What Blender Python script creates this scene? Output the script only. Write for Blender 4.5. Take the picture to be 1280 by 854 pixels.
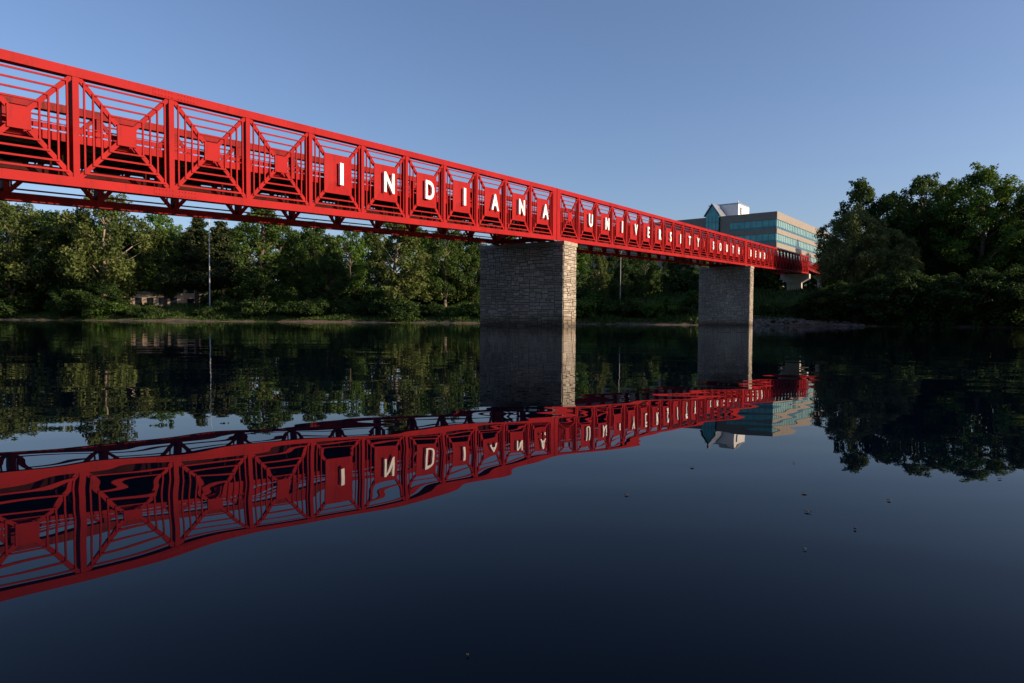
import bpy, math, random
import numpy as np
from mathutils import Vector, Matrix

# ------------------------------------------------------------------ scene, camera, light
for o in list(bpy.data.objects):
    bpy.data.objects.remove(o)
S = bpy.context.scene
COL = S.collection
R = math.radians
F_PX = 854.0                      # focal length in pixels of a 1280 wide frame
CAM_H = 0.21
cam_d = bpy.data.cameras.new('camera')
cam = bpy.data.objects.new('camera', cam_d)
COL.objects.link(cam)
cam_d.sensor_width = 36.0
cam_d.lens = F_PX * 36.0 / 1280.0
cam_d.shift_y = 0.0059
cam_d.clip_start = 0.05
cam_d.clip_end = 6000
cam.matrix_world = Matrix.Translation((0, 0, CAM_H)) @ Matrix.Rotation(R(90) - 0.037, 4, 'X') @ Matrix.Rotation(0.007, 4, 'Z')
S.camera = cam

SUN_DIR = Vector((0.965, -0.262, 0)).normalized()      # horizontal direction towards the sun
SUN_EL = R(17.3)
w = bpy.data.worlds.new('World')
S.world = w
w.use_nodes = True
wn = w.node_tree
wn.nodes.clear()
sky = wn.nodes.new('ShaderNodeTexSky')
sky.sky_type = 'NISHITA'
sky.sun_disc = False
sky.sun_elevation = SUN_EL
sky.sun_rotation = math.atan2(SUN_DIR.x, SUN_DIR.y)
sky.air_density = 1.0
sky.dust_density = 1.6
sky.ozone_density = 4.0
bg = wn.nodes.new('ShaderNodeBackground')
bg.inputs['Strength'].default_value = 0.105
wo = wn.nodes.new('ShaderNodeOutputWorld')
skc = wn.nodes.new('ShaderNodeMix'); skc.data_type = 'RGBA'; skc.blend_type = 'MULTIPLY'; skc.inputs['Factor'].default_value = 1
skc.inputs['B'].default_value = (1.13, 0.99, 1.0, 1)
wn.links.new(sky.outputs[0], skc.inputs['A'])
wn.links.new(skc.outputs['Result'], bg.inputs[0])
wn.links.new(bg.outputs[0], wo.inputs[0])

sl = bpy.data.lights.new('sun', 'SUN')
sl.energy = 5.0
sl.angle = R(0.53)
sl.color = (1.0, 0.77, 0.54)
so = bpy.data.objects.new('sun', sl)
COL.objects.link(so)
sv = Vector((SUN_DIR.x * math.cos(SUN_EL), SUN_DIR.y * math.cos(SUN_EL), math.sin(SUN_EL)))
so.rotation_euler = sv.to_track_quat('Z', 'Y').to_euler()
so.location = (30, -30, 60)

S.view_settings.view_transform = 'Standard'
S.view_settings.look = 'None'
S.view_settings.gamma = 1.0
S.view_settings.exposure = 0.72
S.view_settings.use_curve_mapping = False
S.render.engine = 'CYCLES'
S.cycles.max_bounces = 8
S.cycles.transparent_max_bounces = 8

rng = random.Random(7)
nrg = np.random.default_rng(11)

# ------------------------------------------------------------------ helpers
class MB:
    def __init__(s):
        s.v = []; s.f = []; s.t = []
        s.tint = None
    def add(s, vs, fs, tint=0.5):
        b = len(s.v)
        s.v.extend([tuple(p) for p in vs])
        for f in fs:
            s.f.append(tuple(b + i for i in f)); s.t.append(tint)
    def box(s, a, b, tint=0.5):
        x0, y0, z0 = a; x1, y1, z1 = b
        s.add([(x0,y0,z0),(x1,y0,z0),(x1,y1,z0),(x0,y1,z0),(x0,y0,z1),(x1,y0,z1),(x1,y1,z1),(x0,y1,z1)],
              [(0,3,2,1),(4,5,6,7),(0,1,5,4),(1,2,6,5),(2,3,7,6),(3,0,4,7)], tint)
    def hexa(s, bot, top, tint=0.5):
        s.add(list(bot) + list(top), [(0,3,2,1),(4,5,6,7),(0,1,5,4),(1,2,6,5),(2,3,7,6),(3,0,4,7)], tint)
    def cyl(s, p0, p1, r0, r1=None, n=8, caps=True, tint=0.5):
        r1 = r0 if r1 is None else r1
        p0 = Vector(p0); p1 = Vector(p1)
        a = (p1 - p0).normalized()
        u = a.cross(Vector((0,0,1)))
        if u.length < 1e-3: u = Vector((1,0,0))
        u.normalize(); v = a.cross(u)
        vs = []
        for p, r in ((p0, r0), (p1, r1)):
            for k in range(n):
                t = 2 * math.pi * k / n
                vs.append(p + u * (r * math.cos(t)) + v * (r * math.sin(t)))
        fs = [(k, (k+1) % n, n + (k+1) % n, n + k) for k in range(n)]
        if caps:
            fs += [tuple(range(n-1, -1, -1)), tuple(range(n, 2*n))]
        s.add(vs, fs, tint)
    def path(s, pts, rad, n=6, tint=0.5):
        for i in range(len(pts) - 1):
            s.cyl(pts[i], pts[i+1], rad[i], rad[i+1], n, True, tint)
    def prism(s, poly, y0, y1, tint=0.5):
        """poly: (x, z) list, extruded from y0 to y1"""
        n = len(poly)
        s.add([(x, y0, z) for x, z in poly] + [(x, y1, z) for x, z in poly],
              [tuple(range(n)), tuple(range(2*n-1, n-1, -1))] + [(k, n+k, n+(k+1) % n, (k+1) % n) for k in range(n)], tint)
    def mesh(s, name, mat, smooth=False):
        me = bpy.data.meshes.new(name)
        me.from_pydata(s.v, [], s.f)
        me.materials.append(mat)
        at = me.attributes.new('tint', 'FLOAT', 'FACE')
        at.data.foreach_set('value', s.t)
        if smooth:
            me.polygons.foreach_set('use_smooth', [True] * len(me.polygons))
        me.update()
        return me
    def build(s, name, mat, parent=None, smooth=False, loc=None):
        o = bpy.data.objects.new(name, s.mesh(name, mat, smooth))
        COL.objects.link(o)
        if parent: o.parent = parent
        if loc: o.location = loc
        return o

def tag(o, label=None, cat=None, group=None, kind=None):
    if label: o['label'] = label
    if cat: o['category'] = cat
    if group: o['group'] = group
    if kind: o['kind'] = kind
    return o

def thing(name, label, cat, loc=(0,0,0), rz=0, group=None):
    o = bpy.data.objects.new(name, None)
    o.empty_display_size = 0.3
    COL.objects.link(o)
    o.location = loc; o.rotation_euler = (0, 0, rz)
    return tag(o, label, cat, group)

def place(proto, parent, loc, name=None):
    """copy a mesh object and its children under a parent"""
    c = proto.copy(); COL.objects.link(c); c.parent = parent; c.location = loc
    for ch in proto.children:
        d = ch.copy(); COL.objects.link(d); d.parent = c
    return c

def horizon_y(px): return 403.0 + 0.007 * (px - 640)
def px_x(px, Z): return (px - 640) / F_PX * Z
def px_z(px, py, Z): return CAM_H + (horizon_y(px) - py) / F_PX * Z

# ------------------------------------------------------------------ materials
def new_mat(name):
    m = bpy.data.materials.new(name); m.use_nodes = True
    nt = m.node_tree
    return m, nt, nt.nodes['Principled BSDF']
def ramp(nt, fac, stops):
    r = nt.nodes.new('ShaderNodeValToRGB')
    el = r.color_ramp.elements
    el[0].position, el[0].color = stops[0][0], (*stops[0][1], 1)
    el[1].position, el[1].color = stops[-1][0], (*stops[-1][1], 1)
    for p, c in stops[1:-1]:
        e = el.new(p); e.color = (*c, 1)
    nt.links.new(fac, r.inputs[0])
    return r
def noise(nt, scale, detail=4, coord='Object', mapscale=None, rough=0.55):
    tc = nt.nodes.new('ShaderNodeTexCoord')
    n = nt.nodes.new('ShaderNodeTexNoise')
    n.inputs['Scale'].default_value = scale
    n.inputs['Detail'].default_value = detail
    n.inputs['Roughness'].default_value = rough
    if mapscale:
        mp = nt.nodes.new('ShaderNodeMapping'); mp.inputs['Scale'].default_value = mapscale
        nt.links.new(tc.outputs[coord], mp.inputs[0]); nt.links.new(mp.outputs[0], n.inputs[0])
    else:
        nt.links.new(tc.outputs[coord], n.inputs[0])
    return n
def bump(nt, b, h, strength, dist):
    bp = nt.nodes.new('ShaderNodeBump')
    bp.inputs['Strength'].default_value = strength
    bp.inputs['Distance'].default_value = dist
    nt.links.new(h, bp.inputs['Height'])
    nt.links.new(bp.outputs[0], b.inputs['Normal'])
    return bp
def simple(name, c0, c1, scale, rough=0.6, bs=0.0, bd=0.01, metallic=0.0, spec=0.5, detail=5):
    m, nt, b = new_mat(name)
    n = noise(nt, scale, detail)
    r = ramp(nt, n.outputs[0], [(0.3, c0), (0.7, c1)])
    nt.links.new(r.outputs[0], b.inputs['Base Color'])
    b.inputs['Roughness'].default_value = rough
    b.inputs['Metallic'].default_value = metallic
    b.inputs['Specular IOR Level'].default_value = spec
    if bs: bump(nt, b, n.outputs[0], bs, bd)
    return m

def paint(name, c0, c1, grime, wear):
    """faded paint: slow hue drift, grime blotches, thin streaks running down"""
    m, nt, b = new_mat(name)
    n = noise(nt, 0.8, 5)
    r = ramp(nt, n.outputs[0], [(0.3, c0), (0.7, c1)])
    g1 = noise(nt, 2.6, 7, rough=0.7)
    g2 = noise(nt, 5.0, 4, mapscale=(1.6, 1.6, 0.16))
    mu = nt.nodes.new('ShaderNodeMath'); mu.operation = 'MULTIPLY'
    nt.links.new(g1.outputs[0], mu.inputs[0]); nt.links.new(g2.outputs[0], mu.inputs[1])
    mr = nt.nodes.new('ShaderNodeMapRange')
    mr.inputs['From Min'].default_value = 0.27; mr.inputs['From Max'].default_value = 0.40
    mr.inputs['To Max'].default_value = wear
    nt.links.new(mu.outputs[0], mr.inputs[0])
    mx = nt.nodes.new('ShaderNodeMix'); mx.data_type = 'RGBA'
    nt.links.new(mr.outputs[0], mx.inputs['Factor']); nt.links.new(r.outputs[0], mx.inputs['A'])
    mx.inputs['B'].default_value = (*grime, 1)
    nt.links.new(mx.outputs['Result'], b.inputs['Base Color'])
    b.inputs['Roughness'].default_value = 0.6
    b.inputs['Specular IOR Level'].default_value = 0.08
    bump(nt, b, g1.outputs[0], 0.15, 0.004)
    return m
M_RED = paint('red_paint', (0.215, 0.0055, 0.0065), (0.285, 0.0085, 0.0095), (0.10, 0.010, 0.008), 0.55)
M_RED_DARK = paint('red_paint_dark', (0.12, 0.005, 0.006), (0.22, 0.009, 0.009), (0.045, 0.010, 0.008), 0.9)  # deeper red with heavier grime for far truss, floor beams and ramp slab
M_WHITE = simple('letter_white', (0.80, 0.79, 0.76), (0.86, 0.85, 0.83), 3, 0.5)
M_DECK = simple('deck_timber', (0.055, 0.04, 0.03), (0.10, 0.075, 0.055), 5, 0.8, 0.3, 0.01)
M_DUCT = simple('near_black_red_steel', (0.020, 0.006, 0.006), (0.045, 0.012, 0.010), 2, 0.9, spec=0.05)  # near-black red for the dark band under the deck
M_STEEL = simple('dark_steel', (0.05, 0.045, 0.045), (0.09, 0.08, 0.075), 6, 0.6)
M_CONC = simple('concrete', (0.30, 0.29, 0.27), (0.40, 0.385, 0.36), 1.5, 0.85, 0.25, 0.01)
M_WALL = simple('granite_cladding', (0.17, 0.148, 0.125), (0.20, 0.175, 0.148), 0.8, 0.7)
M_WHITEWALL = simple('white_metal_cladding', (0.66, 0.67, 0.68), (0.74, 0.74, 0.75), 0.6, 0.5)
M_METALROOF = simple('grey_metal_roof', (0.22, 0.25, 0.29), (0.28, 0.31, 0.35), 0.9, 0.35, metallic=0.4)
M_BEIGE = simple('beige_brick', (0.42, 0.32, 0.22), (0.52, 0.41, 0.30), 3, 0.85)
M_ROOF = simple('dull_roof', (0.14, 0.13, 0.12), (0.20, 0.185, 0.17), 3, 0.85)
M_GREENROOF = simple('green_metal_roof', (0.010, 0.060, 0.045), (0.018, 0.085, 0.06), 3, 0.5)
M_POLE = simple('white_painted_pole', (0.42, 0.42, 0.42), (0.60, 0.60, 0.60), 3, 0.5)
M_GREYPOLE = simple('galvanised_pole', (0.18, 0.185, 0.19), (0.28, 0.28, 0.28), 4, 0.6)
M_CAR = simple('silver_car_paint', (0.62, 0.64, 0.66), (0.70, 0.71, 0.73), 2, 0.25)
M_TYRE = simple('tyre_rubber', (0.02, 0.02, 0.02), (0.03, 0.03, 0.03), 9, 0.85)
M_DARKGLASS = simple('dark_glass', (0.012, 0.016, 0.02), (0.02, 0.026, 0.032), 2, 0.08)
M_LEAFDROP = simple('fallen_leaf', (0.012, 0.010, 0.008), (0.03, 0.024, 0.014), 30, 0.8)
M_ROCK = simple('riprap_stone', (0.06, 0.055, 0.05), (0.17, 0.16, 0.145), 1.6, 0.9, 0.4, 0.03)

def glass_mat(name, c0, c1, scale):
    m, nt, b = new_mat(name)
    n = noise(nt, scale, 2)
    r = ramp(nt, n.outputs[0], [(0.35, c0), (0.65, c1)])
    nt.links.new(r.outputs[0], b.inputs['Base Color'])
    b.inputs['Roughness'].default_value = 0.105
    b.inputs['Metallic'].default_value = 0.35
    return m
M_TEAL = glass_mat('teal_glass', (0.03, 0.15, 0.17), (0.06, 0.22, 0.23), 0.5)
M_TEALPALE = glass_mat('teal_glass_painted_sky', (0.17, 0.32, 0.30), (0.26, 0.42, 0.38), 0.25)  # paler base colour stands in for sky and sun reflected on the right face
M_TEALDARK = glass_mat('spandrel_glass', (0.010, 0.07, 0.095), (0.018, 0.10, 0.125), 0.5)

def stone_mat():
    m, nt, b = new_mat('pier_stone')
    a = nt.nodes.new('ShaderNodeAttribute'); a.attribute_name = 'tint'
    n = noise(nt, 6, 6)
    r1 = ramp(nt, a.outputs['Fac'], [(0.0, (0.29, 0.25, 0.20)), (0.5, (0.38, 0.335, 0.27)), (1.0, (0.47, 0.415, 0.34))])
    r2 = ramp(nt, n.outputs[0], [(0.3, (0.62, 0.62, 0.62)), (0.7, (1, 1, 1))])
    # dark water stain band and streaks
    tc = nt.nodes.new('ShaderNodeTexCoord')
    sp = nt.nodes.new('ShaderNodeSeparateXYZ'); nt.links.new(tc.outputs['Object'], sp.inputs[0])
    n2 = noise(nt, 1.2, 5, mapscale=(1, 1, 0.25))
    ad = nt.nodes.new('ShaderNodeMath'); ad.operation = 'MULTIPLY_ADD'
    ad.inputs[1].default_value = 0.5; nt.links.new(n2.outputs[0], ad.inputs[0]); nt.links.new(sp.outputs['Z'], ad.inputs[2])
    r3 = ramp(nt, ad.outputs[0], [(0.38, (0.30, 0.27, 0.23)), (0.62, (0.62, 0.57, 0.50)), (0.95, (1, 1, 1))])
    mx = nt.nodes.new('ShaderNodeMix'); mx.data_type = 'RGBA'; mx.blend_type = 'MULTIPLY'; mx.inputs['Factor'].default_value = 1
    nt.links.new(r1.outputs[0], mx.inputs['A']); nt.links.new(r2.outputs[0], mx.inputs['B'])
    mx2 = nt.nodes.new('ShaderNodeMix'); mx2.data_type = 'RGBA'; mx2.blend_type = 'MULTIPLY'; mx2.inputs['Factor'].default_value = 1
    nt.links.new(mx.outputs['Result'], mx2.inputs['A']); nt.links.new(r3.outputs[0], mx2.inputs['B'])
    n3 = noise(nt, 0.55, 3, mapscale=(1, 1, 0.5))
    r4 = ramp(nt, n3.outputs[0], [(0.35, (0.70, 0.70, 0.70)), (0.65, (1.0, 1.0, 1.0))])
    mx3 = nt.nodes.new('ShaderNodeMix'); mx3.data_type = 'RGBA'; mx3.blend_type = 'MULTIPLY'; mx3.inputs['Factor'].default_value = 1
    nt.links.new(mx2.outputs['Result'], mx3.inputs['A']); nt.links.new(r4.outputs[0], mx3.inputs['B'])
    nt.links.new(mx3.outputs['Result'], b.inputs['Base Color'])
    b.inputs['Roughness'].default_value = 0.9
    n4 = noise(nt, 14, 5)
    bump(nt, b, n4.outputs[0], 0.6, 0.03)
    return m
M_STONE = stone_mat()
M_MORTAR = simple('mortar', (0.018, 0.016, 0.014), (0.03, 0.027, 0.023), 6, 0.95)

def leaf_mat(name, dark, light, trans=0.30):
    m, nt, b = new_mat(name)
    a = nt.nodes.new('ShaderNodeAttribute'); a.attribute_name = 'tint'
    r = ramp(nt, a.outputs['Fac'], [(0.0, dark), (1.0, light)])
    nt.nodes.remove(b)
    d = nt.nodes.new('ShaderNodeBsdfDiffuse'); t = nt.nodes.new('ShaderNodeBsdfTranslucent')
    g = nt.nodes.new('ShaderNodeBsdfGlossy'); g.inputs['Roughness'].default_value = 0.5
    g.inputs['Color'].default_value = (0.6, 0.65, 0.6, 1)
    hs = nt.nodes.new('ShaderNodeHueSaturation'); hs.inputs['Value'].default_value = 1.3; hs.inputs['Hue'].default_value = 0.485
    nt.links.new(r.outputs[0], d.inputs[0]); nt.links.new(r.outputs[0], hs.inputs['Color']); nt.links.new(hs.outputs[0], t.inputs[0])
    m1 = nt.nodes.new('ShaderNodeMixShader'); m1.inputs[0].default_value = trans
    nt.links.new(d.outputs[0], m1.inputs[1]); nt.links.new(t.outputs[0], m1.inputs[2])
    m2 = nt.nodes.new('ShaderNodeMixShader'); m2.inputs[0].default_value = 0.012
    nt.links.new(m1.outputs[0], m2.inputs[1]); nt.links.new(g.outputs[0], m2.inputs[2])
    nt.links.new(m2.outputs[0], nt.nodes['Material Output'].inputs[0])
    return m
L_MID = leaf_mat('leaf_mid_green', (0.027, 0.056, 0.013), (0.070, 0.112, 0.023))
L_DARK = leaf_mat('leaf_dark_green', (0.016, 0.037, 0.010), (0.044, 0.077, 0.019))
L_PALE = leaf_mat('leaf_pale_green', (0.050, 0.076, 0.019), (0.110, 0.136, 0.038))
L_BRIGHT = leaf_mat('leaf_bright_green', (0.026, 0.070, 0.012), (0.085, 0.150, 0.024))
L_OLIVE = leaf_mat('leaf_olive', (0.055, 0.078, 0.026), (0.135, 0.165, 0.058))
L_PINE = leaf_mat('pine_needle', (0.016, 0.029, 0.011), (0.046, 0.058, 0.022), 0.1)
M_BARK = simple('bark', (0.055, 0.042, 0.032), (0.11, 0.085, 0.065), 4, 0.95, 0.5, 0.02)
M_BARKPALE = simple('pale_bark', (0.13, 0.105, 0.08), (0.26, 0.21, 0.165), 1.6, 0.9, 0.3, 0.02)

# ------------------------------------------------------------------ terrain and water
FX = [-900, -200, -86, -30, 10, 31.6, 54, 100, 170, 900]
FY = [260, 150, 119, 109, 98, 86, 71, 43, 0, -340]
NX = [-900, -150, -24, 0, 40, 150, 900]
NY = [180, 38, -2, -6, -30, -100, -560]
def shore_far(x): return np.interp(x, FX, FY)
def shore_near(x): return np.interp(x, NX, NY)
def smooth(t): t = np.clip(t, 0, 1); return t * t * (3 - 2 * t)
def wob(x, y): return np.sin(x * 0.21 + 1.3) * 0.5 + np.sin(x * 0.57 + y * 0.3) * 0.3 + np.sin(x * 1.31 + y * 0.9) * 0.15
def ground(x, y):
    x = np.asarray(x, float); y = np.asarray(y, float)
    d = (y - shore_far(x)) * 0.86 + wob(x, y)
    plat = 3.2 + 2.2 * smooth((x + 10) / 50)
    hf = -1.6 + 1.6 * smooth((d + 7) / 7) + 0.55 * smooth(d / 1.6) + (plat - 1.0) * smooth((d - 1.0) / 13) + 1.2 * smooth((d - 25) / 60)
    hf = hf + 0.12 * np.sin(x * 0.9 + y * 0.4) * smooth(d / 3) + 0.10 * np.sin(x * 0.33 - y * 0.71) * smooth(d / 3)
    d2 = (shore_near(x) - y) * 0.86 + wob(y, x)
    hn = -1.6 + 1.6 * smooth((d2 + 7) / 7) + 0.5 * smooth(d2 / 1.6) + 2.5 * smooth((d2 - 1.0) / 16)
    return np.maximum(hf, hn)
def gh(x, y): return float(ground(x, y))

gx = np.concatenate([[-5000, -2500, -1200], np.arange(-700, -240, 20), np.arange(-240, 200, 1.6), np.arange(200, 700, 20), [1200, 2500, 5000]])
gy = np.concatenate([[-3000, -1200], np.arange(-500, -60, 20), np.arange(-60, 40, 4), np.arange(40, 170, 1.3), np.arange(170, 700, 12), [1200, 2500, 5000]])
XX, YY = np.meshgrid(gx, gy)
ZZ = ground(XX, YY)
nx, ny = len(gx), len(gy)
me = bpy.data.meshes.new('ground')
idx = np.arange(nx * ny).reshape(ny, nx)
faces = np.stack([idx[:-1, :-1], idx[:-1, 1:], idx[1:, 1:], idx[1:, :-1]], -1).reshape(-1, 4)
me.from_pydata(np.stack([XX, YY, ZZ], -1).reshape(-1, 3).tolist(), [], faces.tolist())
me.polygons.foreach_set('use_smooth', [True] * len(me.polygons))
def ground_mat():
    m, nt, b = new_mat('bank_soil_and_grass')
    tc = nt.nodes.new('ShaderNodeTexCoord'); sp = nt.nodes.new('ShaderNodeSeparateXYZ')
    nt.links.new(tc.outputs['Object'], sp.inputs[0])
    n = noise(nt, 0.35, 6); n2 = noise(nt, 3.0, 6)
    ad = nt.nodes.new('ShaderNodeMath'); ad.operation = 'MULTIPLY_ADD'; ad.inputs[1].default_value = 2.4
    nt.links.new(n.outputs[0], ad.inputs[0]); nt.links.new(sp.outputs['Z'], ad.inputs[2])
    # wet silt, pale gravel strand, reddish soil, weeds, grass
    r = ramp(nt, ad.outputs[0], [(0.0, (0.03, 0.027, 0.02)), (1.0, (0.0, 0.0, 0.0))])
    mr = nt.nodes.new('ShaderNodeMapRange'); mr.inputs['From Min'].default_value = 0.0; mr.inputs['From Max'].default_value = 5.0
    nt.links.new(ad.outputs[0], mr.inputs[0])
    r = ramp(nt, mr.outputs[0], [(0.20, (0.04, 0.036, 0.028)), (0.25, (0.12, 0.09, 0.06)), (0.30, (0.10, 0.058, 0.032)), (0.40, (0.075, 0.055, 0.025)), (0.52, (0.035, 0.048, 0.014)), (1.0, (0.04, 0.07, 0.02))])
    r2 = ramp(nt, n2.outputs[0], [(0.3, (0.55, 0.55, 0.55)), (0.7, (1.15, 1.15, 1.15))])
    mx = nt.nodes.new('ShaderNodeMix'); mx.data_type = 'RGBA'; mx.blend_type = 'MULTIPLY'; mx.inputs['Factor'].default_value = 1
    nt.links.new(r.outputs[0], mx.inputs['A']); nt.links.new(r2.outputs[0], mx.inputs['B'])
    nt.links.new(mx.outputs['Result'], b.inputs['Base Color'])
    b.inputs['Roughness'].default_value = 0.95
    bump(nt, b, n2.outputs[0], 0.8, 0.15)
    return m
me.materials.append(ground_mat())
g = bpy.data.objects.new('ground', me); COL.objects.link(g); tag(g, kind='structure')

def water_mat():
    m, nt, b = new_mat('river_water')
    b.inputs['Base Color'].default_value = (0.0003, 0.0016, 0.0060, 1)
    b.inputs['Roughness'].default_value = 0.0
    b.inputs['IOR'].default_value = 1.13
    tc = nt.nodes.new('ShaderNodeTexCoord')
    def nz(ms, sc, det):
        mp = nt.nodes.new('ShaderNodeMapping'); mp.inputs['Scale'].default_value = ms
        mp.inputs['Rotation'].default_value = (0, 0, R(-8))
        nt.links.new(tc.outputs['Object'], mp.inputs[0])
        n = nt.nodes.new('ShaderNodeTexNoise'); n.inputs['Scale'].default_value = sc; n.inputs['Detail'].default_value = det
        n.inputs['Roughness'].default_value = 0.4
        nt.links.new(mp.outputs[0], n.inputs[0]); return n
    a = nz((1.0, 1.6, 1), 3.2, 1.0)        # gentle short swell
    c = nz((1.0, 2.2, 1), 0.55, 1.5)       # long swell
    d = nz((1.0, 2.6, 1), 9.0, 2)          # wind ripples, only in streaks
    msk = nz((0.25, 2.0, 1), 0.05, 3)
    mk = nt.nodes.new('ShaderNodeMapRange'); mk.inputs['From Min'].default_value = 0.47; mk.inputs['From Max'].default_value = 0.62
    nt.links.new(msk.outputs[0], mk.inputs[0])
    sp = nt.nodes.new('ShaderNodeSeparateXYZ'); nt.links.new(tc.outputs['Object'], sp.inputs[0])
    far = nt.nodes.new('ShaderNodeMapRange'); far.inputs['From Min'].default_value = 30; far.inputs['From Max'].default_value = 85
    nt.links.new(sp.outputs['Y'], far.inputs[0])
    mm = nt.nodes.new('ShaderNodeMath'); mm.operation = 'MULTIPLY'; nt.links.new(mk.outputs[0], mm.inputs[0]); nt.links.new(far.outputs[0], mm.inputs[1])
    dm = nt.nodes.new('ShaderNodeMath'); dm.operation = 'MULTIPLY'; nt.links.new(d.outputs[0], dm.inputs[0]); nt.links.new(mm.outputs[0], dm.inputs[1])
    def scale(o, k):
        q = nt.nodes.new('ShaderNodeMath'); q.operation = 'MULTIPLY'; q.inputs[1].default_value = k
        nt.links.new(o, q.inputs[0]); return q.outputs[0]
    def addn(p, q):
        z = nt.nodes.new('ShaderNodeMath'); z.operation = 'ADD'; nt.links.new(p, z.inputs[0]); nt.links.new(q, z.inputs[1]); return z.outputs[0]
    h = addn(addn(scale(a.outputs[0], 0.0010), scale(c.outputs[0], 0.0042)), scale(dm.outputs[0], 0.006))
    bump(nt, b, h, 1.0, 1.0)
    return m
mb = MB()
mb.add([(-5000, -3000, 0), (5000, -3000, 0), (5000, 5000, 0), (-5000, 5000, 0)], [(0, 1, 2, 3)])
wtr = mb.build('river_water', water_mat()); tag(wtr, kind='structure')

# ------------------------------------------------------------------ footbridge
LB = 2.44
AL = 0.551
X0, Y0 = -4.325 * LB, 6.836 * LB
ZB, SL1, SL2 = 1.401 * LB, 0.053, 0.0433
HT = 1.169 * LB
GAP = 0.304 * LB
BW = 1.50 * LB
DV = Vector((math.sin(AL), math.cos(AL), 0)); QV = Vector((-math.cos(AL), math.sin(AL), 0))
RZ = math.pi / 2 - AL
def zbot(s):   # s in metres from panel point 0
    return ZB + SL1 * min(s, 10 * LB) + SL2 * max(0, s - 10 * LB)
CH = 0.225          # chord height
TD = 0.25           # truss depth
def panel_mesh_parts(sl, big, ys):
    """one lattice bay; ys maps depth so that 0 is the outer face"""
    u0, u1 = 0.075, LB - 0.075
    v0, v1 = CH, HT - CH
    uc, vc = (u0 + u1) / 2, (v0 + v1) / 2
    hu, hv = (u1 - u0) / 2, (v1 - v0) / 2
    P = lambda u, v: (u, sl * u + v)
    lat = MB()
    ps = 0.56 if big else 0.215
    def quad(a, b, c, d, y0, y1):
        pts = [P(*a), P(*b), P(*c), P(*d)]
        lat.hexa([(x, ys(y0), z) for x, z in pts], [(x, ys(y1), z) for x, z in pts])
    # diagonals
    dw = 0.058
    for sx in (-1, 1):
        for sz in (-1, 1):
            a = Vector((uc + sx * hu * 0.995, vc + sz * hv * 0.995)); b = Vector((uc + sx * hu * ps * 0.9, vc + sz * hv * ps * 0.9))
            t = (b - a).normalized(); n = Vector((-t.y, t.x)) * dw
            quad(a - n, a + n, b + n, b - n, 0.034, 0.095)
    rods = (0.895, 0.725) if big else (0.895, 0.715, 0.54, 0.37)
    rw = 0.022
    for s in rods:
        U, V = hu * s, hv * s
        for sz in (-1, 1):
            quad((uc - U - rw, vc + sz * V - rw), (uc + U + rw, vc + sz * V - rw), (uc + U + rw, vc + sz * V + rw), (uc - U - rw, vc + sz * V + rw), 0.002, 0.036)
        for sx in (-1, 1):
            quad((uc + sx * U - rw, vc - V + rw), (uc + sx * U + rw, vc - V + rw), (uc + sx * U + rw, vc + V - rw), (uc + sx * U - rw, vc + V - rw), 0.004, 0.034)
    pl = MB()
    U, V = hu * ps, hv * ps
    c = [(uc - U, vc - V), (uc + U, vc - V), (uc + U, vc + V), (uc - U, vc + V)]
    dep = -0.035 if big else 0.0
    if big:
        # shallow pyramid-faced plate
        U2, V2 = U * 0.42, V * 0.42
        i = [(uc - U2, vc - V2), (uc + U2, vc - V2), (uc + U2, vc + V2), (uc - U2, vc + V2)]
        vs = [(P(*p)[0], ys(0.03), P(*p)[1]) for p in c] + [(P(*p)[0], ys(0.001), P(*p)[1]) for p in c] + [(P(*p)[0], ys(dep), P(*p)[1]) for p in i]
        fs = [(0, 3, 2, 1), (8, 9, 10, 11)]
        for k in range(4):
            l = (k + 1) % 4
            fs += [(k, l, 4 + l, 4 + k), (4 + k, 4 + l, 8 + l, 8 + k)]
        pl.add(vs, fs)
    else:
        pts = [P(*p) for p in c]
        pl.hexa([(x, ys(0.036), z) for x, z in pts], [(x, ys(-0.004), z) for x, z in pts])
    return lat, pl, (P(uc, vc)[0], P(uc, vc)[1], dep)

# letters
def letter_mesh(ch):
    cu = bpy.data.curves.new('letter', 'FONT')
    cu.body = ch; cu.size = 1.0; cu.extrude = 0.045; cu.offset = 0.022
    cu.align_x = 'LEFT'; cu.resolution_u = 4
    o = bpy.data.objects.new('tmp_letter', cu); COL.objects.link(o)
    bpy.context.view_layer.update()
    dg = bpy.context.evaluated_depsgraph_get()
    m = bpy.data.meshes.new_from_object(o.evaluated_get(dg))
    bpy.data.objects.remove(o); bpy.data.curves.remove(cu)
    co = np.array([v.co[:] for v in m.vertices])
    lo, hi = co.min(0), co.max(0)
    k = 0.75 / (hi[1] - lo[1])
    kx = k * 0.80
    if ch == 'I': kx = 0.155 / (hi[0] - lo[0])
    c = (lo + hi) / 2
    for v in m.vertices:
        x = (v.co.x - c[0]) * kx; y = (v.co.y - c[1]) * k; z = v.co.z
        v.co = (x, -0.125 - z, y)
    for poly in m.polygons: poly.use_smooth = False
    m.materials.clear(); m.materials.append(M_WHITE); m.name = 'letter'
    return m
LET = {}
WORDS = {1: '...........INDIANA', 2: '.UNIVERSITY.SOUTH.', 3: 'BEND..............'}

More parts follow.
